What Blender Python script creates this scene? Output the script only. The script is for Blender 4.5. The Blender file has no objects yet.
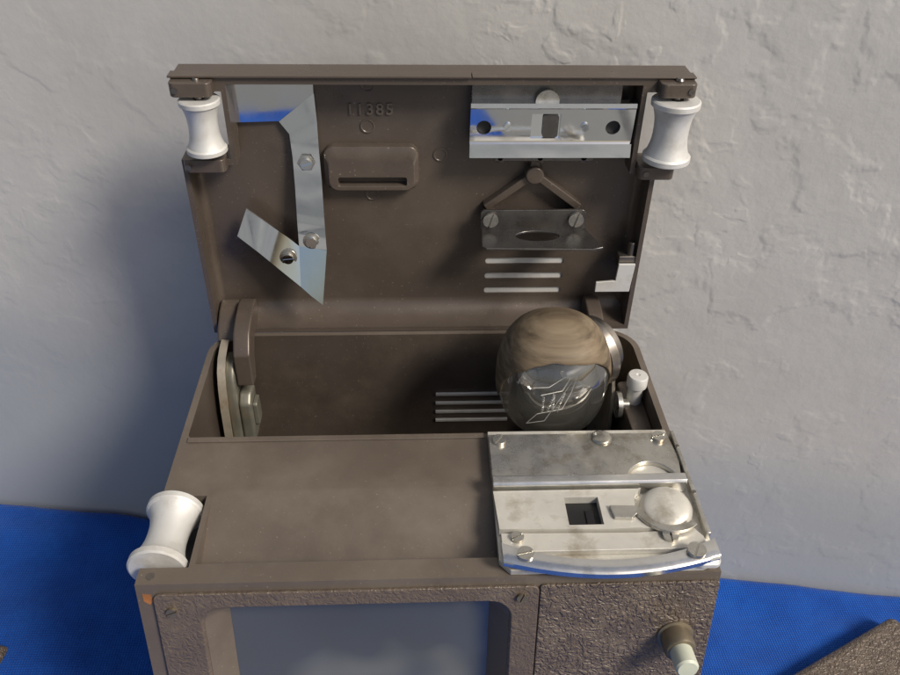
import bpy, bmesh, math, random
from mathutils import Vector, Matrix, noise
random.seed(4)
scn=bpy.context.scene
col=scn.collection
H=26.0
def S(v): return Vector((v[0]*.01,v[1]*.01,(v[2]+H)*.01))

# ------------------------------------------------------------------ materials
def mat(name,c,rough=.5,metal=0.0,var=.12,vscale=40,bump=0.0,bscale=300,bdist=.001,rvar=.1,dirt=None,dscale=25,dthr=(.55,.75),spec=.5,coat=0,detail=6,btype='noise',scratch=0,ddetail=10):
    m=bpy.data.materials.new(name);m.use_nodes=True;nt=m.node_tree;N=nt.nodes;Lk=nt.links
    b=N["Principled BSDF"];b.inputs["Metallic"].default_value=metal;b.inputs["Specular IOR Level"].default_value=spec
    if coat: b.inputs["Coat Weight"].default_value=coat;b.inputs["Coat Roughness"].default_value=.05
    tc=N.new("ShaderNodeTexCoord");n=N.new("ShaderNodeTexNoise");n.inputs["Scale"].default_value=vscale;n.inputs["Detail"].default_value=detail;n.inputs["Roughness"].default_value=.6
    Lk.new(tc.outputs["Object"],n.inputs["Vector"])
    r=N.new("ShaderNodeValToRGB");r.color_ramp.elements[0].position=.3;r.color_ramp.elements[1].position=.7
    lo=[x*(1-var) for x in c];hi=[min(1,x*(1+var)) for x in c]
    r.color_ramp.elements[0].color=(*lo,1);r.color_ramp.elements[1].color=(*hi,1)
    Lk.new(n.outputs["Fac"],r.inputs["Fac"]);out=r.outputs["Color"]
    if dirt:
        n2=N.new("ShaderNodeTexNoise");n2.inputs["Scale"].default_value=dscale;n2.inputs["Detail"].default_value=ddetail;n2.inputs["Roughness"].default_value=.65
        Lk.new(tc.outputs["Object"],n2.inputs["Vector"])
        mr=N.new("ShaderNodeMapRange");mr.inputs[1].default_value=dthr[0];mr.inputs[2].default_value=dthr[1]
        Lk.new(n2.outputs["Fac"],mr.inputs[0])
        mx=N.new("ShaderNodeMixRGB");mx.inputs[2].default_value=(*dirt,1);Lk.new(mr.outputs[0],mx.inputs[0]);Lk.new(out,mx.inputs[1]);out=mx.outputs[0]
    if scratch:
        n4=N.new("ShaderNodeTexNoise");n4.inputs["Scale"].default_value=900;n4.inputs["Detail"].default_value=2
        Lk.new(tc.outputs["Object"],n4.inputs["Vector"])
        m4=N.new("ShaderNodeMapRange");m4.inputs[1].default_value=.7;m4.inputs[2].default_value=.76;m4.inputs[4].default_value=scratch
        Lk.new(n4.outputs["Fac"],m4.inputs[0])
        x4=N.new("ShaderNodeMixRGB");x4.inputs[2].default_value=(.45,.4,.33,1);Lk.new(m4.outputs[0],x4.inputs[0]);Lk.new(out,x4.inputs[1]);out=x4.outputs[0]
    Lk.new(out,b.inputs["Base Color"])
    rr=N.new("ShaderNodeMapRange");rr.inputs[3].default_value=max(.02,rough-rvar);rr.inputs[4].default_value=min(1,rough+rvar);rr.inputs[1].default_value=.3;rr.inputs[2].default_value=.7
    Lk.new(n.outputs["Fac"],rr.inputs[0]);Lk.new(rr.outputs[0],b.inputs["Roughness"])
    if bump:
        if btype=='noise':
            n3=N.new("ShaderNodeTexNoise");n3.inputs["Detail"].default_value=4;n3.inputs["Scale"].default_value=bscale;ho=n3.outputs["Fac"];Lk.new(tc.outputs["Object"],n3.inputs["Vector"])
        else:
            n5=N.new("ShaderNodeTexNoise");n5.inputs["Detail"].default_value=3;n5.inputs["Scale"].default_value=bscale*.9;n5.inputs["Distortion"].default_value=.5;Lk.new(tc.outputs["Object"],n5.inputs["Vector"])
            ab=N.new("ShaderNodeMath");ab.operation='SUBTRACT';ab.inputs[1].default_value=.5;Lk.new(n5.outputs["Fac"],ab.inputs[0])
            a2=N.new("ShaderNodeMath");a2.operation='ABSOLUTE';Lk.new(ab.outputs[0],a2.inputs[0])
            a3=N.new("ShaderNodeMapRange");a3.interpolation_type='SMOOTHSTEP';a3.inputs[1].default_value=0;a3.inputs[2].default_value=.16;a3.inputs[3].default_value=0;a3.inputs[4].default_value=1;Lk.new(a2.outputs[0],a3.inputs[0])
            n6=N.new("ShaderNodeTexNoise");n6.inputs["Detail"].default_value=3;n6.inputs["Scale"].default_value=bscale*.5;Lk.new(tc.outputs["Object"],n6.inputs["Vector"])
            a4=N.new("ShaderNodeMath");a4.operation='ADD';Lk.new(a3.outputs[0],a4.inputs[0]);Lk.new(n6.outputs["Fac"],a4.inputs[1]);ho=a4.outputs[0]
        bp=N.new("ShaderNodeBump");bp.inputs["Strength"].default_value=bump;bp.inputs["Distance"].default_value=bdist
        Lk.new(ho,bp.inputs["Height"]);Lk.new(bp.outputs[0],b.inputs["Normal"])
    return m
M_brown=mat("brown_paint",(.098,.077,.062),.33,.25,.1,30,.12,700,.0004,dirt=(.135,.109,.088),dscale=18,dthr=(.5,.8),scratch=.45,rvar=.08)
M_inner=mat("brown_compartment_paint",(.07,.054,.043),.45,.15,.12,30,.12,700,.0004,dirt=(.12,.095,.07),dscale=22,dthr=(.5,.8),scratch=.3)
M_deck=mat("brown_deck_paint",(.128,.103,.082),.4,.2,.1,30,.15,600,.0004,dirt=(.18,.15,.12),dscale=22,dthr=(.45,.78),scratch=.4)
M_wrink=mat("brown_wrinkle_paint",(.13,.1,.077),.34,.15,.12,60,.6,330,.0012,dirt=(.19,.15,.115),dscale=60,dthr=(.5,.8),btype='w')
M_wrink2=mat("brown_fine_wrinkle_paint",(.125,.096,.074),.36,.15,.12,60,.35,330,.0009,dirt=(.18,.145,.11),dscale=50,dthr=(.55,.8),btype='w')
M_chrome=mat("chrome",(.88,.88,.88),.05,1,.03,80,rvar=.03,dirt=(.65,.63,.6),dscale=70,dthr=(.65,.85))
M_steel=mat("worn_steel",(.55,.53,.48),.3,.9,.14,90,.12,500,.0003,dirt=(.3,.26,.19),dscale=60,dthr=(.5,.7))
M_silver=mat("silver_strip_metal",(.75,.74,.71),.2,.95,.06,90,.05,500,.0003,dirt=(.45,.42,.35),dscale=60,dthr=(.55,.78),rvar=.06)
M_dsteel=mat("dark_steel",(.2,.18,.16),.35,.9,.2,90,.1,400,.0003)
M_plate=mat("grey_steel_plate",(.16,.15,.14),.28,.85,.12,90,.1,400,.0003)
M_brass=mat("dull_brass",(.24,.2,.14),.4,.7,.15,90,.1,400,.0003)
M_alu=mat("aluminium",(.66,.65,.62),.52,.35,.06,60,.06,500,.0003,dirt=(.42,.39,.34),dscale=60,dthr=(.48,.78),rvar=.06)
M_ivory=mat("worn_silver_plate",(.62,.595,.53),.36,.4,.08,60,.2,300,.0004,dirt=(.28,.235,.165),dscale=45,dthr=(.52,.74),scratch=.7)
M_green=mat("grey_green_metal",(.22,.21,.17),.42,.6,.2,70,.2,300,.0004,dirt=(.26,.2,.12),dscale=60)
M_rusty=mat("stained_cream_metal",(.42,.37,.29),.42,.5,.15,70,.3,400,.0005,dirt=(.28,.2,.12),dscale=70,dthr=(.52,.7))
M_black=mat("black_void",(.005,.005,.006),.5,0,.1,50)
M_bglass=mat("black_glass",(.006,.006,.007),.08,0,.1,50,rvar=.02)
M_burn=mat("scorched_coating",(.125,.093,.06),.6,0,.5,28,.25,200,.0003,dirt=(.23,.18,.12),dscale=35,dthr=(.45,.7),rvar=.08,spec=.25)
nt=M_burn.node_tree
for n in nt.nodes:
    if n.type=='TEX_NOISE':
        for l in list(n.inputs["Vector"].links): nt.links.remove(l)
        mp=nt.nodes.new("ShaderNodeMapping");mp.inputs["Scale"].default_value=(.25,2,7);mp.inputs["Rotation"].default_value=(.2,.25,.1)
        tcn=[k for k in nt.nodes if k.type=='TEX_COORD'][0]
        nt.links.new(tcn.outputs["Object"],mp.inputs[0]);nt.links.new(mp.outputs[0],n.inputs["Vector"])
M_pale=mat("pale_green_plastic",(.5,.52,.42),.4,0,.08,60)
M_screen=mat("ground_glass",(.085,.085,.066),.1,0,.25,6,.0,dirt=(.24,.235,.19),dscale=12,dthr=(.5,.75),spec=1.0,rvar=.03,coat=1,detail=1,ddetail=2)
M_rust=mat("bare_rust",(.3,.12,.04),.7,.2,.3,200)
M_fil=mat("tungsten",(.75,.75,.75),.35,.6,.1,50)

m=bpy.data.materials.new("clear_bulb_glass");m.use_nodes=True;nt=m.node_tree;nt.nodes.remove(nt.nodes["Principled BSDF"])
t=nt.nodes.new("ShaderNodeBsdfTransparent");t.inputs[0].default_value=(.96,.95,.92,1);g=nt.nodes.new("ShaderNodeBsdfGlossy");g.inputs["Roughness"].default_value=.04
df=nt.nodes.new("ShaderNodeBsdfDiffuse");df.inputs[0].default_value=(.6,.58,.52,1)
m0=nt.nodes.new("ShaderNodeMixShader");m0.inputs[0].default_value=.07;nt.links.new(t.outputs[0],m0.inputs[1]);nt.links.new(df.outputs[0],m0.inputs[2])
lw=nt.nodes.new("ShaderNodeLayerWeight");lw.inputs[0].default_value=.3
mr=nt.nodes.new("ShaderNodeMapRange");mr.inputs[3].default_value=.1;mr.inputs[4].default_value=.8
nt.links.new(lw.outputs["Facing"],mr.inputs[0])
tc=nt.nodes.new("ShaderNodeTexCoord");nn=nt.nodes.new("ShaderNodeTexNoise");nn.inputs["Scale"].default_value=60;nn.inputs["Detail"].default_value=1
bp=nt.nodes.new("ShaderNodeBump");bp.inputs["Strength"].default_value=.4;bp.inputs["Distance"].default_value=.002;nt.links.new(tc.outputs["Object"],nn.inputs["Vector"]);nt.links.new(nn.outputs["Fac"],bp.inputs["Height"]);nt.links.new(bp.outputs[0],g.inputs["Normal"])
mx=nt.nodes.new("ShaderNodeMixShader");nt.links.new(mr.outputs[0],mx.inputs[0]);nt.links.new(m0.outputs[0],mx.inputs[1]);nt.links.new(g.outputs[0],mx.inputs[2])
nt.links.new(mx.outputs[0],nt.nodes["Material Output"].inputs[0]);M_glass=m

# plaster
m=bpy.data.materials.new("knockdown_plaster");m.use_nodes=True;nt=m.node_tree;N=nt.nodes;Lk=nt.links;b=N["Principled BSDF"]
tc=N.new("ShaderNodeTexCoord")
def nz(scale,det=4,dist=0,rough=.5):
    n=N.new("ShaderNodeTexNoise");n.inputs["Scale"].default_value=scale;n.inputs["Detail"].default_value=det;n.inputs["Distortion"].default_value=dist;n.inputs["Roughness"].default_value=rough
    Lk.new(tc.outputs["Object"],n.inputs["Vector"]);return n.outputs["Fac"]
def mrn(i,a,c,d=0,e=1):
    r=N.new("ShaderNodeMapRange");r.interpolation_type='SMOOTHSTEP';r.inputs[1].default_value=a;r.inputs[2].default_value=c;r.inputs[3].default_value=d;r.inputs[4].default_value=e;Lk.new(i,r.inputs[0]);return r.outputs[0]
def mth(op,a,c):
    k=N.new("ShaderNodeMath");k.operation=op
    for i,x in enumerate((a,c)):
        if isinstance(x,(int,float)): k.inputs[i].default_value=x
        else: Lk.new(x,k.inputs[i])
    return k.outputs[0]
sx=N.new("ShaderNodeSeparateXYZ");Lk.new(tc.outputs["Object"],sx.inputs[0])
xm=mrn(sx.outputs["X"],-.16,.12,.42,1)
zm=mrn(sx.outputs["Z"],.08,.3,.4,1)   # hand-trowelled lower band is smoother
sparse=mrn(nz(9,2),.42,.6)
patch=mrn(nz(20,4,.15,.5),.485,.56)
patch2=mth('MULTIPLY',mrn(nz(46,3,.3,.5),.525,.61),sparse)
fine=nz(200,3)
lump=nz(65,4,0,.6)
h=mth('ADD',mth('MULTIPLY',patch,.42),mth('MULTIPLY',patch2,.32))
h=mth('MULTIPLY',mth('ADD',h,mth('MULTIPLY',lump,.55)),mth('MULTIPLY',xm,zm));h=mth('ADD',h,mth('MULTIPLY',fine,.14))
bp=N.new("ShaderNodeBump");bp.inputs["Strength"].default_value=.44;bp.inputs["Distance"].default_value=.002;Lk.new(h,bp.inputs["Height"]);Lk.new(bp.outputs[0],b.inputs["Normal"])
r=N.new("ShaderNodeValToRGB");r.color_ramp.elements[0].position=.35;r.color_ramp.elements[1].position=.65
r.color_ramp.elements[0].color=(.465,.45,.425,1);r.color_ramp.elements[1].color=(.53,.515,.49,1);Lk.new(nz(9,8,0,.65),r.inputs[0])
# cooler grey mixed into the lower wall, ragged edge, falling away sideways
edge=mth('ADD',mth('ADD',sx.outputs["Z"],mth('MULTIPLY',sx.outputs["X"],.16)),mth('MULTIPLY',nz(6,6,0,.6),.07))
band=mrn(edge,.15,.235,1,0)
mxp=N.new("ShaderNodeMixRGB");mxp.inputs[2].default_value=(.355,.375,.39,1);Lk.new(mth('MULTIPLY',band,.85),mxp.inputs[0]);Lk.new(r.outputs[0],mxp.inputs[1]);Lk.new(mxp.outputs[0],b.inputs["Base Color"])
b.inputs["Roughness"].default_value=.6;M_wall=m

# cloth
m=bpy.data.materials.new("blue_woven_cloth");m.use_nodes=True;nt=m.node_tree;N=nt.nodes;Lk=nt.links;b=N["Principled BSDF"]
tc=N.new("ShaderNodeTexCoord")
w1=N.new("ShaderNodeTexWave");w1.inputs["Scale"].default_value=170;w1.bands_direction='X';w1.inputs["Distortion"].default_value=1.0;w1.inputs["Detail"].default_value=1
w2=N.new("ShaderNodeTexWave");w2.inputs["Scale"].default_value=170;w2.bands_direction='Y';w2.inputs["Distortion"].default_value=1.0
for w in (w1,w2): Lk.new(tc.outputs["Object"],w.inputs["Vector"])
wm=mth('MULTIPLY',w1.outputs["Fac"],w2.outputs["Fac"])
bp=N.new("ShaderNodeBump");bp.inputs["Strength"].default_value=.6;bp.inputs["Distance"].default_value=.0008;Lk.new(wm,bp.inputs["Height"]);Lk.new(bp.outputs[0],b.inputs["Normal"])
r=N.new("ShaderNodeValToRGB");r.color_ramp.elements[0].position=.3;r.color_ramp.elements[1].position=.8
r.color_ramp.elements[0].color=(.002,.042,.25,1);r.color_ramp.elements[1].color=(.01,.11,.49,1)
mm=mth('ADD',mth('MULTIPLY',wm,.35),mth('MULTIPLY',nz(14,8,0,.75),.8));Lk.new(mm,r.inputs[0]);Lk.new(r.outputs[0],b.inputs["Base Color"])
b.inputs["Roughness"].default_value=.85;b.inputs["Specular IOR Level"].default_value=.15;b.inputs["Sheen Weight"].default_value=.12
M_cloth=m
# floor tiles
m=bpy.data.materials.new("floor_tiles");m.use_nodes=True;nt=m.node_tree;N=nt.nodes;Lk=nt.links;b=N["Principled BSDF"]
tc=N.new("ShaderNodeTexCoord");bk=N.new("ShaderNodeTexBrick");bk.offset=0;bk.inputs["Scale"].default_value=1;bk.inputs["Brick Width"].default_value=.3;bk.inputs["Row Height"].default_value=.3;bk.inputs["Mortar Size"].default_value=.008
bk.inputs["Color1"].default_value=(.34,.34,.32,1);bk.inputs["Color2"].default_value=(.14,.145,.14,1);bk.inputs["Mortar"].default_value=(.05,.05,.05,1)
Lk.new(tc.outputs["Object"],bk.inputs["Vector"]);Lk.new(bk.outputs["Color"],b.inputs["Base Color"]);b.inputs["Roughness"].default_value=.4;M_floor=m

# ------------------------------------------------------------------ geometry helpers
def box(bm,x0,x1,y0,y1,z0,z1):
    vs=[bm.verts.new((x,y,z)) for x in(x0,x1) for y in(y0,y1) for z in(z0,z1)]
    for f in((0,1,3,2),(4,6,7,5),(0,4,5,1),(2,3,7,6),(0,2,6,4),(1,5,7,3)): bm.faces.new([vs[i] for i in f])
    return vs
def prism(bm,pts,ax,a,b,tri=False):
    def P(p,t): return (t,p[0],p[1]) if ax=='x' else ((p[0],t,p[1]) if ax=='y' else (p[0],p[1],t))
    A=[bm.verts.new(P(p,a)) for p in pts];B=[bm.verts.new(P(p,b)) for p in pts];n=len(pts)
    bm.faces.new(A);bm.faces.new(B[::-1])
    for i in range(n): bm.faces.new((A[i],A[(i+1)%n],B[(i+1)%n],B[i]))
    return A,B
def loft(bm,loops,cap=True):
    R=[[bm.verts.new(p) for p in l] for l in loops];n=len(loops[0])
    for a,b in zip(R,R[1:]):
        for i in range(n): bm.faces.new((a[i],a[(i+1)%n],b[(i+1)%n],b[i]))
    if cap: bm.faces.new(R[0]);bm.faces.new(R[-1][::-1])
    return R
def lathe(bm,prof,c,ax=(0,0,1),seg=40,close=True):
    ax=Vector(ax).normalized();q=Vector((0,0,1)).rotation_difference(ax);c=Vector(c);R=[]
    for r,h in prof:
        R.append([bm.verts.new(c+q@Vector((max(r,1e-4)*math.cos(2*math.pi*i/seg),max(r,1e-4)*math.sin(2*math.pi*i/seg),h))) for i in range(seg)])
    for a,b in zip(R,R[1:]):
        for i in range(seg): bm.faces.new((a[i],a[(i+1)%seg],b[(i+1)%seg],b[i]))
    if close: bm.faces.new(R[0][::-1]);bm.faces.new(R[-1])
def tube(bm,pts,r,seg=8):
    for a,b in zip(pts,pts[1:]):
        a=Vector(a);b=Vector(b);lathe(bm,[(r,0),(r,(b-a).length)],a,b-a,seg)
def rrect(x0,x1,y0,y1,r,n=6):
    rs=r if isinstance(r,(list,tuple)) else [r]*4
    P=[]
    for (cx,cy,a0,rr) in((x1-rs[0],y1-rs[0],0,rs[0]),(x0+rs[1],y1-rs[1],90,rs[1]),(x0+rs[2],y0+rs[2],180,rs[2]),(x1-rs[3],y0+rs[3],270,rs[3])):
        if rr<=.001: P.append((cx,cy));continue
        for i in range(n+1):
            a=math.radians(a0+90*i/n);P.append((cx+rr*math.cos(a),cy+rr*math.sin(a)))
    return P
def mesh_from(bm,name,scale=True,sharp=32):
    bmesh.ops.recalc_face_normals(bm,faces=bm.faces[:])
    if scale:
        for v in bm.verts: v.co=S(v.co)
    for f in bm.faces: f.smooth=True
    for e in bm.edges:
        if len(e.link_faces)==2 and e.calc_face_angle(0)>math.radians(sharp): e.smooth=False
    me=bpy.data.meshes.new(name);bm.to_mesh(me);bm.free();return me
def add(name,bm,mt,parent=None,bev=0,cuts=(),label=None,sharp=32,seg=3):
    me=mesh_from(bm,name,sharp=sharp);o=bpy.data.objects.new(name,me);col.objects.link(o)
    for cb in cuts:
        cm=mesh_from(cb,"cutter");co=bpy.data.objects.new("cutter",cm);col.objects.link(co)
        md=o.modifiers.new("b","BOOLEAN");md.operation='DIFFERENCE';md.object=co;md.solver='EXACT'
        bpy.context.view_layer.update();dg=bpy.context.evaluated_depsgraph_get()
        nm=bpy.data.meshes.new_from_object(o.evaluated_get(dg));o.modifiers.clear();o.data=nm
        bpy.data.objects.remove(co)
    if cuts:
        b2=bmesh.new();b2.from_mesh(o.data)
        for f in b2.faces:f.smooth=True
        for e in b2.edges: e.smooth=not(len(e.link_faces)==2 and e.calc_face_angle(0)>math.radians(sharp))
        b2.to_mesh(o.data);b2.free()
    o.data.materials.clear();o.data.materials.append(mt)
    if bev:
        md=o.modifiers.new("bevel","BEVEL");md.width=bev*.01;md.segments=seg;md.limit_method='ANGLE';md.angle_limit=math.radians(35);md.harden_normals=False
        for e in o.data.edges: e.use_edge_sharp=False
        ws=o.modifiers.new("wn","WEIGHTED_NORMAL");ws.keep_sharp=True
    if parent is not None:
        o.parent=parent;o.matrix_parent_inverse=parent.matrix_world.inverted()
    if label: o["label"]=label
    return o
def empty(name,loc,label,cat):
    e=bpy.data.objects.new(name,None);e.location=S(loc);e.empty_display_size=.02;col.objects.link(e);e["label"]=label;e["category"]=cat
    bpy.context.view_layer.update();return e
B=bmesh.new
def screw_mesh(r,slot_angle=0.5):
    bm=B();lathe(bm,[(r*.96,0),(r*.96,.1)],(0,0,0))
    for s in(1,-1):
        pts=[]
        a0=math.asin(.13)
        for i in range(13):
            a=a0+(math.pi-2*a0)*i/12;pts.append((r*math.cos(a)*1.0,s*r*math.sin(a)))
        q=Matrix.Rotation(slot_angle,3,'Z')
        pts=[tuple((q@Vector((p[0],p[1],0)))[:2]) for p in pts]
        prism(bm,pts,'z',.08,.2)
    for v in bm.verts:v.co*=.01
    me=mesh_from(bm,"screw",scale=False);me.materials.append(M_steel);return me
def screw(parent,c,n,r=.28,ang=.5,mt=None):
    me=screw_mesh(r,ang)
    if mt: me.materials.clear();me.materials.append(mt)
    o=bpy.data.objects.new("screw",me);col.objects.link(o)
    q=Vector((0,0,1)).rotation_difference(Vector(n).normalized())
    mw=Matrix.Translation(S(c))@q.to_matrix().to_4x4()
    o.parent=parent;o.matrix_parent_inverse=parent.matrix_world.inverted();o.matrix_basis=mw
    return o

# ------------------------------------------------------------------ viewer
V=empty("film_viewer",(0,8,-26),"brown metal film viewer with its lid standing open, on blue cloth","film viewer")
bm=B()
out=rrect(-12.45,12.4,0,17.6,[1.9,1.9,0,0],9)
A_,B_=prism(bm,out,'z',-26,0)
for v in A_:
    if v.co.y<.01: v.co.y=-4.58
cut1=B();prism(cut1,rrect(-12.1,12.05,8.75,17.28,[1.6,1.6,.3,.3],9),'z',-11,2)
# smooth film channel: gentle ogee from the deck down to the front rim
prof=[(5.3,1.5),(5.3,.002)]
for i in range(1,25):
    t=i/24;prof.append((5.3-4.0*t,.002-.95*(.45*t*t*(3-2*t)+.55*t**1.6)))
prof+=[(1.02,-.98),(1.0,1.5)]
cut2=B();prism(cut2,prof,'x',-10.15,3.2)
cut3=B();box(cut3,-14,-10.4,.85,4.9,-3.2,1.5)
dv=Vector((0,-.1733,-.9849));nv=Vector((0,-.9849,.1733))
def F(x,s,n): return Vector((x,0,0))+dv*s+nv*n
def toF(bm):
    for v in bm.verts: v.co=F(v.co.x,v.co.y,v.co.z)
    return bm
def funnel(g=0):
    c=B();a=rrect(-9.95-g,3.45+g,1.2-g,12.2+g,1.0);b=rrect(-8.9,2.45,1.9,11.4,.7);t=rrect(-10.0-g,3.5+g,1.15-g,12.25+g,1.0)
    loft(c,[[(p[0],p[1],.6) for p in t],[(p[0],p[1],0.2) for p in a],[(p[0],p[1],-1.3) for p in b]]);return toF(c)
body=add("body",bm,M_deck,V,.12,[cut1,cut2,cut3,funnel()],sharp=25)
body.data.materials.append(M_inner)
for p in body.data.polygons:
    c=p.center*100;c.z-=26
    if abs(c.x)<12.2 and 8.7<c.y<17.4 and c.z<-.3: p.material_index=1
bm=B();prism(bm,rrect(-11.75,4.55,.45,13.6,.3),'z',.002,.16);toF(bm)
add("screen_frame",bm,M_wrink2,V,.05,[funnel()])
bm=B();prism(bm,rrect(4.6,12.38,.42,24,.15),'z',.002,.14);toF(bm);add("front_panel",bm,M_wrink,V,.05)
bm=B();prism(bm,rrect(-9.0,2.6,1.7,11.6,.7),'z',-1.28,-1.15);toF(bm);add("viewing_screen",bm,M_screen,V,0,label="grey-green ground glass screen with soft reflections")
screw(V,F(-11.05,1.35,.1),nv,.22,.4,M_brass);screw(V,F(3.8,1.0,.1),nv,.22,1.2,M_brass)
bm=B();prism(bm,[(-12.2,.5),(-11.85,.55),(-11.8,.85),(-11.95,1.1),(-12.2,.9)],'z',.003,.02);toF(bm);add("rust_spot",bm,M_rust,V)
K=F(10.8,3.5,.1)
bm=B();lathe(bm,[(.82,0),(.82,.12),(.7,.16),(.7,.9),(.64,1.0),(.5,1.02)],K,nv);fk=add("focus_knob",bm,M_brass,V,sharp=40)
bm=B();lathe(bm,[(.5,1.0),(.5,1.9),(.42,2.0),(0,2.02)],K,nv);add("knob_tip",bm,M_pale,fk)
bm=B();lathe(bm,[(.18,0),(.18,.03),(0,.03)],(-11.9,.42,-.01));add("pin",bm,M_dsteel,V)

bm=B();box(bm,-12.05,2.8,8.4,8.74,.01,.09);add("compartment_lip",bm,M_deck,V,.03)
bm=B();prism(bm,rrect(10.9,12.03,9.0,14.2,.3),'z',-4,-1.2);add("ledge",bm,M_brown,V,.08)
vent=B()
for i in range(4):
    z=-4.6-.72*i
    box(vent,.6,5.2,17.1,17.26,z-.1,z+.1)
add("slot_light_strips",vent,M_alu,V,.03)  # pale strips stand in for light showing through slots in the back wall

def spool_bm(c,ax,L,R,wst=.72):
    bm=B();p=[(0,0),(.25*R,0),(.27*R,-.0),(R*.93,0),(R,.06*L/3),(R,.28*L/3),(R*.93,.36*L/3)]
    for i in range(15):
        t=i/14;w=(2*t-1);p.append((R*(wst+(.91-wst)*abs(w)**2.4),.36*L/3+(L-.72*L/3)*t))
    p+=[(R*.93,L-.36*L/3),(R,L-.28*L/3),(R,L-.06*L/3),(R*.93,L),(.3*R,L),(.3*R,L-.1),(0,L-.1)]
    lathe(bm,p,c,ax,56,False);return bm
rl=add("roller",spool_bm((-11.85,1.05,-.45),(0.02,1,.0),3.5,1.3,.68),M_alu,V,label="pale silver film roller at the deck corner")
bm=B();lathe(bm,[(.16,0),(.16,4.6)],(-11.85,.7,-.45),(0,1,0),16);add("axle",bm,M_dsteel,rl)

# ------------------------------------------------------------------ lid
bm=B();lo=[(-12.4,.02),(12.1,.02),(12.1,10.45),(10.95,10.45),(10.95,14.5),(13.2,14.5),(13.2,15.2),(-12.2,15.2),(-12.2,14.5),(-9.9,14.5),(-9.9,10.95),(-12.4,10.95)]
prism(bm,lo,'y',17.62,19.5)
ci=B();li=[(-12.15,.3),(11.85,.3),(11.85,10.15),(10.7,10.15),(10.7,14.85),(-9.65,14.85),(-9.65,10.65),(-12.15,10.65)]
_,Bk=prism(ci,li,'y',16.5,19.2)
es=[e for e in ci.edges if all(abs(v.co.y-19.2)<1e-4 for v in e.verts)]
bmesh.ops.bevel(ci,geom=es,offset=.4,segments=5,affect='EDGES',profile=.5)
cs=[ci]
bk=B();box(bk,3.2,8.4,19.28,20,1.2,4.8);cs.append(bk)
for i in range(3):
    z=3.85-1.02*i;sc=B();prism(sc,rrect(3.5,8.1,z-.2,z+.2,.15,3),'y',18,20.5);cs.append(sc)
lid=add("lid",bm,M_brown,V,.05,cs,label="open brown lid with a number and vent slots")
bm=B();box(bm,3.25,8.35,19.29,19.36,1.25,4.75);add("added_vent_backing",bm,M_alu,lid)  # added pale plate, makes the slots look light instead of showing the wall
bm=B();pts=[(19.25,.25),(19.21,1.42)]
for i in range(1,18):
    a=math.pi/2*i/18;pts.append((17.7+1.5*math.cos(a),1.42-1.12*math.sin(a)))
pts+=[(17.7,.28)]
prism(bm,pts,'x',-12.13,11.83);add("curved_lid_base",bm,M_brown,lid)
bm=B();box(bm,-12.3,2.2,17.45,18.2,15.21,15.32);box(bm,2.25,13.25,17.5,18.2,15.21,15.30);add("top_rim",bm,M_brown,lid,.03)
for x0,x1,y0,y1,z0,z1 in((-12.2,-10.1,17.0,18.2,10.5,11.2),(11.0,12.9,17.0,18.2,10.05,10.75),(-12.2,-10.2,16.9,17.9,14.45,15.15),(11.4,13.2,16.9,17.9,14.45,15.15)):
    bm=B();prism(bm,rrect(x0,x1,y0,y1,.3),'z',z0,z1);add("ear",bm,M_brown,lid,.06)
r1=add("roller",spool_bm((-10.95,17.4,11.5),(0,0,1),2.75,1.0),M_alu,lid)
r2=add("roller",spool_bm((12.4,17.4,11.0),(0,0,1),3.25,1.22),M_alu,lid)
bm=B();lathe(bm,[(.2,0),(.2,4.2),(.15,4.3),(0,4.3)],(-10.95,17.4,10.95),seg=20);add("axle",bm,M_dsteel,lid)
bm=B();lathe(bm,[(.22,0),(.22,4.7),(.15,4.8),(0,4.8)],(12.4,17.4,10.5),seg=20);add("axle",bm,M_dsteel,lid)
for c in((-11.9,16.88,10.85),(11.4,16.98,10.4),(-11.9,16.88,14.8),(12.9,16.88,14.8)):
    bm=B();lathe(bm,[(.15,0),(.15,.04),(0,.04)],c,(0,-1,0),16);add("pin",bm,M_dsteel,lid)
# bent mirror bracket
bm=B()
def sheet(bm,pts,th=.1):
    loft(bm,[pts,[(p[0],p[1]+th,p[2]) for p in pts]])
sheet(bm,[(-10.2,18.8,14.4),(-10.05,18.91,12.4),(-7.5,18.98,12.45),(-5.62,18.96,13.9),(-5.6,18.93,14.45)])
lt=[(-7.5,18.98,12.43),(-7.02,18.86,11.8),(-6.95,18.72,10.6),(-6.95,18.46,8.85),(-6.98,18.2,7.2),(-7.0,18.05,5.6)]
rt=[(-5.6,18.96,13.92),(-5.55,18.88,12.4),(-5.55,18.7,11.05),(-5.5,18.42,9.3),(-5.48,18.0,7.6),(-5.45,17.6,5.6)]
Lv=[bm.verts.new(p) for p in lt];Rv=[bm.verts.new(p) for p in rt]
Lb=[bm.verts.new((p[0],p[1]+.1,p[2])) for p in lt];Rb=[bm.verts.new((p[0],p[1]+.1,p[2])) for p in rt]
for i in range(5):
    bm.faces.new((Lv[i],Lv[i+1],Rv[i+1],Rv[i]));bm.faces.new((Lb[i],Rb[i],Rb[i+1],Lb[i+1]))
    bm.faces.new((Lv[i],Lb[i],Lb[i+1],Lv[i+1]));bm.faces.new((Rv[i],Rv[i+1],Rb[i+1],Rb[i]))
top=[(-9.65,18.3,7.8),(-8.6,18.2,6.95),(-7.6,18.1,6.15),(-7.0,18.05,5.6),(-6.2,17.85,5.59),(-5.45,17.6,5.58)]
bot=[(-10.3,18.05,6.25),(-9.2,17.85,5.3),(-8.1,17.55,4.35),(-7.0,17.15,3.5),(-6.45,16.9,3.05),(-5.8,16.65,2.6)]
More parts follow.
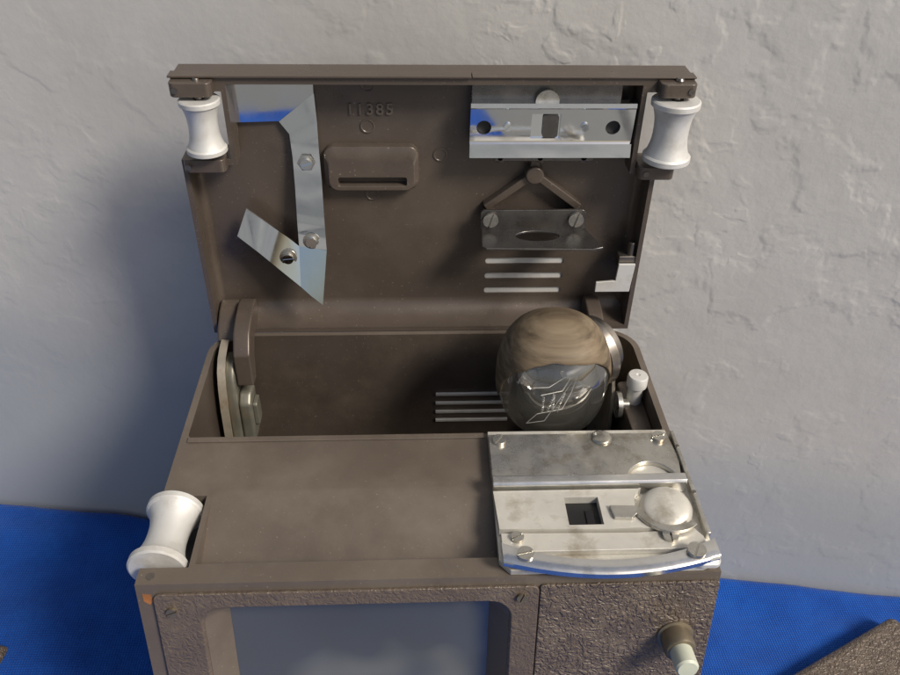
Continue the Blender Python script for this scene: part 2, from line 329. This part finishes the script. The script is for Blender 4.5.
Tv=[bm.verts.new(p) for p in top];Bv=[bm.verts.new(p) for p in bot]
Tb=[bm.verts.new((p[0],p[1]+.1,p[2])) for p in top];Bb=[bm.verts.new((p[0],p[1]+.1,p[2])) for p in bot]
for i in range(5):
    bm.faces.new((Tv[i],Bv[i],Bv[i+1],Tv[i+1]));bm.faces.new((Tb[i],Tb[i+1],Bb[i+1],Bb[i]))
    bm.faces.new((Tv[i],Tv[i+1],Tb[i+1],Tb[i]));bm.faces.new((Bv[i],Bb[i],Bb[i+1],Bv[i+1]))
bm.faces.new((Tv[0],Tb[0],Bb[0],Bv[0]));bm.faces.new((Tv[5],Bv[5],Bb[5],Tb[5]))
br=add("bent_mirror_bracket",bm,M_chrome,lid,0,sharp=12)
for c,a in(((-6.25,18.55,10.35),.3),((-6.25,17.85,6.05),1.2),((-7.6,17.72,5.1),.1)):
    bm=B();lathe(bm,[(.48,0),(.48,.06),(.33,.07)],c,(0,-1,0),6 if a==.3 else 30);add("washer",bm,M_steel,lid)
    screw(lid,(c[0],c[1]-.07,c[2]),(0,-1,0),.3,a,M_chrome)
for c in((-6.25,18.7,10.35),(-6.25,18.2,6.05),(-7.6,18.1,5.0)):
    bm=B();lathe(bm,[(.3,0),(.3,19.25-c[1])],c,(0,1,0),20);add("standoff",bm,M_brown,lid)
# pocket with slot
bm=B()
o_=rrect(-5.35,-.35,8.7,11.15,.55,6);i_=rrect(-5.1,-.6,8.75,10.6,.5,6)
loft(bm,[[(p[0],19.25,p[1]) for p in o_],[(p[0],18.75,p[1]) for p in o_],[(p[0],18.5,p[1]) for p in i_]])
c=B();prism(c,rrect(-4.65,-1.0,9.0,9.5,.12,4),'y',18.2,19.1)
add("slotted_pocket",bm,M_brown,lid,.06,[c])
# raised numbers
cu=bpy.data.curves.new("n","FONT");cu.body="11385";cu.size=.0084;cu.extrude=.0007;cu.space_character=1.2;cu.offset=.0001
to=bpy.data.objects.new("n",cu);col.objects.link(to);bpy.context.view_layer.update()
me=bpy.data.meshes.new_from_object(to.evaluated_get(bpy.context.evaluated_depsgraph_get()));bpy.data.objects.remove(to)
me.transform(Matrix.Translation(S((-4.05,19.17,12.75)))@Matrix.Rotation(math.radians(90),4,'X'))
me.materials.clear();me.materials.append(M_deck);no=bpy.data.objects.new("raised_number",me);col.objects.link(no);no.parent=lid;no.matrix_parent_inverse=lid.matrix_world.inverted()
for c in((-3.0,19.2,12.1),(.8,19.2,10.5),(-2.9,19.2,14.3),(-2.9,19.2,8.2)):
    bm=B();r=.38;lathe(bm,[(r,0),(r,.05),(r-.06,.06),(r-.1,.03),(0,.03)],c,(0,-1,0),28);add("cast_mark",bm,M_brown,lid)
# upper dark mount and chrome gate
bm=B();box(bm,2.3,9.9,18.35,19.15,13.0,14.75);box(bm,3.6,8.8,18.1,18.9,10.6,11.2)
add("gate_mount",bm,M_plate,lid,.05)
bm=B();prism(bm,[(18.34,11.0),(18.34,13.85),(17.8,13.85),(17.76,13.62),(17.82,13.55),(17.98,11.75),(17.8,11.7),(17.68,11.0)],'x',2.25,10.6)
cc=[]
for x in(2.95,9.55):
    c=B();lathe(c,[(.38,0),(.38,.9)],(x,17.4,12.55),(0,1,0),28);cc.append(c)
c=B();box(c,5.35,6.85,17.3,18.1,11.95,13.3);cc.append(c)
pl=add("chrome_pressure_plate",bm,M_chrome,lid,0,cc,sharp=3)
for x in(2.95,9.55):
    bm=B();lathe(bm,[(.37,0),(.37,.1)],(x,18.25,12.55),(0,-1,0),24);add("hole_plug",bm,M_black,lid)
for x in(4.15,8.1): screw(lid,(x,17.95,12.6),(0,-1,0),.2,.8,M_chrome)
bm=B();lathe(bm,[(.6,0),(.6,.3)],(6.1,18.34,13.85),(0,-1,0),30);add("guide_disc",bm,M_steel,lid)
bm=B();prism(bm,rrect(5.95,6.75,12.0,13.2,.15,3),'y',17.95,18.05);add("aperture_plate",bm,M_plate,lid)
for x in(3.9,8.3,6.0):
    bm=B();lathe(bm,[(.3,0),(.3,.35),(.15,.4),(0,.4)],(x,18.5,10.8),(0,-1,0),20);add("rivet",bm,M_dsteel,lid)
# rib
bm=B()
def bar(p,q,w,y0,y1):
    p=Vector(p);q=Vector(q);d=(q-p).normalized();n=Vector((-d.y,d.x))*w/2
    prism(bm,[tuple(p+n),tuple(p-n),tuple(q-n),tuple(q+n)],'y',y0,y1)
bar((5.85,9.6),(3.3,7.6),.42,18.6,19.25);bar((5.85,9.6),(8.5,7.6),.42,18.62,19.25);bar((5.85,9.6),(5.85,10.9),.5,18.64,19.25)
lathe(bm,[(.5,0),(.5,.8),(.4,.85),(0,.85)],(5.85,19.25,9.6),(0,-1,0),30)
add("cast_rib",bm,M_brown,lid,.06)
# shelf
bm=B();prism(bm,rrect(3.0,8.8,6.5,7.75,.25),'y',18.1,18.25)
prism(bm,[(3.1,18.25),(2.98,16.35),(3.2,16.1),(8.9,15.95),(9.5,16.15),(8.85,18.25)],'z',6.42,6.55)
c=B();e=[(6.1+1.2*math.cos(a*math.pi/14),17.4+.55*math.sin(a*math.pi/14)) for a in range(28)];prism(c,e,'z',6,7)
add("shelf_bracket",bm,M_plate,lid,.03,[c])
screw(lid,(3.55,18.1,7.2),(0,-1,0),.42,1.3);screw(lid,(8.25,18.1,7.2),(0,-1,0),.42,1.3)
for x in(3.2,8.0):
    bm=B();box(bm,x,x+.6,18.25,19.2,6.8,7.5);add("boss",bm,M_brown,lid)
bm=B();prism(bm,[(9.75,2.75),(11.75,2.75),(11.85,4.6),(10.9,4.6),(10.85,3.5),(9.75,3.4)],'y',17.5,17.65);add("latch_tab",bm,M_alu,lid,.03)
bm=B();box(bm,10.9,11.9,17.7,18.4,4.2,5.0);lathe(bm,[(.22,0),(.22,1.2)],(11.6,18,4.6),(0,0,1),16);add("latch_block",bm,M_dsteel,lid,.05)

# ------------------------------------------------------------------ hinge arms / compartment fittings
def arm(x0,x1):
    bm=B();prism(bm,[(18.9,.35),(18.9,1.6),(18.2,1.75),(17.0,1.6),(15.9,1.2),(15.1,.2),(15.0,-1.9),(16.0,-2.0),(16.3,-.7),(16.9,.05),(17.6,.3)],'x',x0,x1)
    return add("hinge_arm",bm,M_brown,V,.12)
arm(-10.9,-9.95)
arm(9.4,10.3)
bm=B();prism(bm,[(19.1,.32),(19.0,1.5),(18.0,1.3),(17.0,.7),(16.6,.06),(17.6,.12)],'x',-12.05,-10.92);add("hinge_lug",bm,M_brown,V,.15)
bm=B()
fl=[(16.5,.35),(15.9,.3),(15.2,.1),(14.6,-.4),(14.2,-1.3),(13.9,-2.6),(13.7,-5),(13.6,-8.5)]
prism(bm,[(y,z) for y,z in fl]+[(16.5,-8.5)],'x',-11.75,-11.6)
loft(bm,[[(-11.75,y,z),(-11.3,y-.05,z+.01),(-11.3,y-.17,z-.03),(-11.75,y-.15,z-.03)] for y,z in fl])
sp=add("side_plate",bm,M_rusty,V,.02)
bm=B();prism(bm,[(16.5,-.4),(15.6,-.5),(14.9,-1.2),(14.5,-2.5),(14.4,-8),(16.5,-8)],'x',-11.55,-10.95);add("side_block",bm,M_green,V,.2)
bm=B();prism(bm,[(16.3,-2.7),(15.2,-2.5),(14.6,-3.0),(14.5,-5.9),(16.3,-5.9)],'x',-10.94,-10.2);add("catch_block",bm,M_green,V,.2)
bm=B();prism(bm,rrect(14.9,15.9,-4.9,-3.2,.2),'x',-10.19,-9.95);add("catch_plate",bm,M_green,V,.05)
bm=B();lathe(bm,[(.45,0),(.45,.3)],(-10.9,14.9,-6.3),(1,0,0),20);add("washer",bm,M_steel,V)
bm=B();prism(bm,[(16.5,.6),(15.3,1.2),(13.6,.8),(12.6,-.8),(12.3,-3),(12.3,-8.5),(16.5,-8.5)],'x',10.25,10.45);
add("side_plate",bm,M_rusty,V,.03)
bm=B();lathe(bm,[(.75,0),(.75,.25),(.3,.26),(.3,.7),(0,.7)],(10.45,12.2,-1.2),(1,0,0),30);add("washer",bm,M_steel,V,0)
bm=B();lathe(bm,[(.42,0),(.42,1.1),(.56,1.15),(.56,1.75),(.5,1.85),(.12,1.87),(0,1.8)],(11.5,12.5,-1.2),(0,0,1),36);add("thumb_screw",bm,M_alu,V,0)
# bulb and socket
ax=Vector((.78,.62,.05)).normalized();bc=Vector((6.75,12.4,.9))
bm=B();lathe(bm,[(1.5,2.3),(2.1,2.5),(2.2,3.0),(1.8,3.1),(1.8,3.7),(1.0,3.75)],bc,ax,40);sock=add("lamp_socket",bm,M_dsteel,V,sharp=40)
def bulbpt(d,r=1.0):
    d=d.normalized();p=2.35
    k=(abs(d.x)**p+abs(d.y)**2.0*1.0+abs(d.z)**p)**(-1/p)
    return bc+Vector((d.x*2.95*r,d.y*3.0*r,d.z*3.6*r))*k
aa=Vector((0.05,-.84,-.54)).normalized()
qa=Vector((0,0,1)).rotation_difference(aa)
def capmesh(a0,a1,r,n=40,seg=96,trim=None,wav=0):
    b=B();R=[]
    for i in range(n+1):
        a=math.radians(a0+(a1-a0)*i/n);row=[]
        for j in range(seg):
            f=2*math.pi*j/seg;aw=a+(wav*math.radians(1)*(math.sin(3*f)+.6*math.sin(7*f+1)+.25*math.sin(17*f+2))*(1-i/n))
            row.append(b.verts.new(bulbpt(qa@Vector((math.sin(aw)*math.cos(f),math.sin(aw)*math.sin(f),math.cos(aw))),r)))
        R.append(row)
    for A,C in zip(R,R[1:]):
        for j in range(seg):
            q=(A[j],A[(j+1)%seg],C[(j+1)%seg],C[j])
            if trim is not None and sum(v.co.z for v in q)/4<trim: continue
            b.faces.new(q)
    for v in [v for v in b.verts if not v.link_faces]: b.verts.remove(v)
    return b
bulb=add("projector_bulb",capmesh(.3,179.7,1.0),M_glass,V,sharp=60,label="large glass bulb, scorched brown on top, clear below")
cb=add("scorched_coating",capmesh(76,177,1.012,trim=bc.z-.8,wav=1.6),M_burn,bulb,sharp=60)
sm=cb.modifiers.new("thickness","SOLIDIFY");sm.thickness=.0008;sm.offset=1
bm=B()
cx,cy,cz=bc.x-.1,bc.y-1.0,bc.z-1.3
for i in range(4):
    x=cx-.45+i*.3
    pts=[(x-.05,cy,cz-.6)]
    for k in range(30): pts.append((x+.07*math.cos(k*1.7)+.01*k*(i%2),cy+.07*math.sin(k*1.7)+.1*i,cz-.6+1.15*k/29))
    tube(bm,pts,.018,5)
tube(bm,[(cx-.7,cy,cz-.7),(cx+.7,cy+.3,cz-.65)],.03);tube(bm,[(cx-.6,cy,cz+.62),(cx+.6,cy+.3,cz+.66)],.025)
tube(bm,[(cx+.7,cy+.3,cz-.65),(cx+1.3,cy+1.2,cz-.3),(cx+1.8,cy+2.0,cz+.6)],.03)
tube(bm,[(cx+.6,cy+.3,cz+.66),(cx+1.2,cy+1.2,cz+.9),(cx+1.9,cy+2.0,cz+1.2)],.03)
tube(bm,[(cx-.7,cy,cz-.7),(cx-1.3,cy-.3,cz-1.1),(cx-.2,cy+.3,cz-1.5),(cx+1.7,cy+2,cz+.3)],.02)
tube(bm,[(cx-1.0,cy+.3,cz+.9),(cx-.1,cy+.5,cz+.75),(cx+1.5,cy+1.5,cz+1.1)],.02)
lathe(bm,[(.5,0),(.45,1.4),(.25,1.7)],(cx+2.1,cy+2.3,cz+1.1),(-.78,-.62,-.05),20)
add("filament",bm,M_fil,bulb)

# ------------------------------------------------------------------ film gate on deck
bm=B();prism(bm,[(2.95,8.55),(12.0,8.5),(12.25,3.5),(12.3,.35),(11.6,.05),(3.3,.05),(2.85,.6)],'z',.02,.35)
gate=add("film_gate",bm,M_ivory,V,.04,label="worn silver film gate bolted to the deck")
bm=B();prism(bm,[(2.9,5.15),(2.95,8.05),(11.9,8.0),(12.1,6.2),(11.9,5.15)],'z',.36,.62)
arc=[(9.3+.15*i,5.0+1.0*math.sin(math.pi*i/16)**.6) for i in range(17)]
c=B();prism(c,[(9.3,4.9)]+arc[1:-1]+[(11.7,4.9)],'z',.3,1)
add("rear_plate",bm,M_steel,gate,.04,[c])
bm=B();prism(bm,[(4.25,.36),(4.25,1.0),(4.35,1.12),(4.75,1.12),(5.05,.8),(5.05,.36)],'x',2.85,11.9);add("guide_rail",bm,M_silver,gate,.04)
bm=B()
cutout=[(10.65+1.45*math.cos(math.radians(a)),3.05+1.45*math.sin(math.radians(a))) for a in range(130,241,10)]
prism(bm,[(2.85,4.12),(9.55,4.12)]+cutout+[(9.2,1.85),(8.0,1.8),(2.95,1.9)],'z',.36,.8)
c=B();box(c,6.05,7.6,2.05,3.65,-.5,1.5);add("aperture_plate",bm,M_ivory,gate,.05,[c],seg=2)
# hooked lever wrapping round the roller
bm=B()
ho=[(10.65+1.62*math.cos(math.radians(a)),3.05+1.62*math.sin(math.radians(a))) for a in range(200,311,10)]
hi=[(10.65+1.28*math.cos(math.radians(a)),3.05+1.28*math.sin(math.radians(a))) for a in range(310,199,-10)]
prism(bm,[(8.0,3.0)]+[(8.1,2.3),(8.9,2.25)]+ho+hi+[(9.2,2.95)],'z',.81,.98);add("hooked_lever",bm,M_steel,gate,.03)
bm=B();box(bm,6.0,7.65,2.0,3.7,.352,.4);add("aperture_void",bm,M_black,gate)
bm=B();box(bm,6.95,7.35,2.35,3.15,.41,.48);add("aperture_prism",bm,M_bglass,gate,.03)
bm=B();prism(bm,[(3.0,.75),(3.0,1.78),(9.0,1.68),(11.6,1.85),(11.9,1.4),(11.9,.75)],'z',.36,.68);add("front_plate",bm,M_ivory,gate,.04)
bm=B();pr=[(1.1,0),(1.18,.06),(1.18,.3),(1.1,.42)]+[(1.08*math.cos(a*math.pi/22),.44+.28*math.sin(a*math.pi/22)) for a in range(1,11)]+[(0,.72)]
lathe(bm,pr,(10.65,3.05,.36),(-.08,-.12,1),60)
add("domed_roller",bm,M_ivory,gate,sharp=40)
# bowed front spring strip
bm=B();L=[]
for i in range(49):
    t=i/48;x=2.95+9.25*t;w=(2*t-1);k=1-w*w
    yc=.55-.8*k;z=1.0-.12*k;hy=.33+.12*abs(w)**3
    dz=.4
    L.append([(x,yc-hy,z-dz),(x,yc-hy-.03,z-.1),(x,yc-hy+.07,z),(x,yc+hy,z),(x,yc+hy,z-.1),(x,yc-hy+.1,z-dz)])
loft(bm,L);add("spring_strip",bm,M_silver,gate,0,sharp=50)
bm=B();prism(bm,rrect(11.2,12.3,-.1,1.2,.3),'z',.36,.6);add("end_plate",bm,M_alu,gate,.04)
bm=B();box(bm,12.05,12.25,1.5,8.0,.0,.75);add("side_cheek",bm,M_steel,gate,.04)
for c,r,a in(((3.45,7.55,.6),.33,.9),((11.4,7.6,.6),.33,.2),((3.7,1.45,.66),.28,.5),((10.4,1.4,.66),.36,1.5),((3.9,.32,.96),.36,.2),((11.2,.32,.96),.4,1.1)):
    screw(gate,c,(0,0,1),r,a)
bm=B();lathe(bm,[(.5,0),(.5,.08),(.42,.14),(.15,.17),(0,.17)],(8.55,7.65,.62));add("flat_rivet",bm,M_steel,gate,sharp=60)
for c in((12.15,6.9,.75),(12.15,3.9,.75)):
    bm=B();lathe(bm,[(.09,0),(.09,.03),(0,.03)],c,seg=12);add("pin",bm,M_dsteel,gate)

# ------------------------------------------------------------------ setting
wd=Vector((74.6,-10.8)).normalized();w0=Vector((-36.7,28.1))
def WP(t,z):
    p=w0+wd*t
    return (p.x,p.y,z)
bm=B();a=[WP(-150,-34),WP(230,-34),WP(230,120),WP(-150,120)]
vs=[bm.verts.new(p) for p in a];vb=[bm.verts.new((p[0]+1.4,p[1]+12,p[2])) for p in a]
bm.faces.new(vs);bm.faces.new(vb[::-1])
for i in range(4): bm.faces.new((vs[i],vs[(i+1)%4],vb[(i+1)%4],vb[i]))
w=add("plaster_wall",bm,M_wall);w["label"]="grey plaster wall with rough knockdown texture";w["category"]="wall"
bm=B();nx,ny=170,110;G=[]
for j in range(ny+1):
    row=[]
    for i in range(nx+1):
        t=-40+160*i/nx;p=w0+wd*t
        k=min(1,max(0,(p.x-15)/9));k=k*k*(3-2*k);mxd=80-32*k
        d=(j/ny)**1.3*mxd
        x=p.x+wd.y*d*1.0;y=p.y-wd.x*d
        z=-26.0+.45*noise.noise(Vector((x*.09,y*.16,1)))+.16*noise.noise(Vector((x*.3,y*.45,3)))
        if x<-18: z+=.9*min(1,(-18-x)/8)
        if d<.9: z-=.9*(1-d/.9)**2.2
        if abs(x)<15 and -6<y<21: z=min(z,-26.02)
        row.append(bm.verts.new((x,y,z)))
    G.append(row)
for j in range(ny):
    for i in range(nx): bm.faces.new((G[j][i],G[j][i+1],G[j+1][i+1],G[j+1][i]))
cl=add("blue_cloth",bm,M_cloth,sharp=80);cl["label"]="bright blue woven cloth spread under the viewer";cl["category"]="cloth"
bm=B();vs=[bm.verts.new(p) for p in((-1500,-3000,-29),(1500,-3000,-29),(1500,200,-29),(-1500,200,-29))];bm.faces.new(vs)
g=add("ground",bm,M_floor);g["kind"]="structure"
def panel(c0,u,v,a,b,lab):
    bm=B();u=Vector(u).normalized();v=Vector(v).normalized();c0=Vector(c0)
    P=[c0,c0+u*a,c0+u*a+v*b,c0+v*b]
    o_=[tuple(p) for p in P];cen=sum(P,Vector((0,0)))/4;i_=[tuple(cen+(p-cen)*.95) for p in P]
    loft(bm,[[(p[0],p[1],-25.7) for p in o_],[(p[0],p[1],-24.9) for p in o_],[(p[0],p[1],-24.5) for p in i_]])
    cv=add("case_panel",bm,M_wrink,bev=.3);cv["label"]=lab;cv["category"]="metal panel"
panel((35.3,14.2),(-.90,-.43),(.55,-.83),16,14,"brown wrinkle-painted metal panel lying on blue cloth")
panel((-30.1,13.6),(-.95,.2),(-.1,-.95),10,12,"small brown painted metal panel lying on blue cloth")

# ------------------------------------------------------------------ light
wld=bpy.data.worlds.new("World");scn.world=wld;wld.use_nodes=True;nt=wld.node_tree
sky=nt.nodes.new("ShaderNodeTexSky");sky.sky_type='NISHITA';sky.sun_disc=False;sky.dust_density=3.2;sky.ozone_density=.5
sd=Vector((.6,-.48,.70)).normalized()
el=math.asin(sd.z);sky.sun_elevation=el;sky.sun_rotation=math.atan2(sd.x,sd.y)
nt.links.new(sky.outputs[0],nt.nodes["Background"].inputs[0]);nt.nodes["Background"].inputs[1].default_value=.085
ld=bpy.data.lights.new("sun","SUN");ld.energy=3.6;ld.angle=math.radians(16);ld.color=(1,.94,.85)
lo_=bpy.data.objects.new("sun",ld);col.objects.link(lo_);lo_.rotation_euler=sd.to_track_quat('Z','Y').to_euler()

# ------------------------------------------------------------------ camera
pi_,ya,ro=math.radians(36.93),math.radians(3.06),math.radians(1.23)
fw=Vector((math.sin(ya)*math.cos(pi_),math.cos(ya)*math.cos(pi_),-math.sin(pi_)))
r0=Vector((math.cos(ya),-math.sin(ya),0));u0=r0.cross(fw)
r=r0*math.cos(ro)+u0*math.sin(ro);u=-r0*math.sin(ro)+u0*math.cos(ro)
cd=bpy.data.cameras.new("camera");cd.sensor_width=36;cd.lens=36*825.456/900;cd.clip_start=.01;cd.clip_end=200
co=bpy.data.objects.new("camera",cd);col.objects.link(co)
mw=Matrix((r,u,-fw)).transposed().to_4x4();mw.translation=S((-.662,-21.791,29.150));co.matrix_world=mw
scn.camera=co
scn.view_settings.view_transform='Standard';scn.view_settings.look='None';scn.view_settings.exposure=0
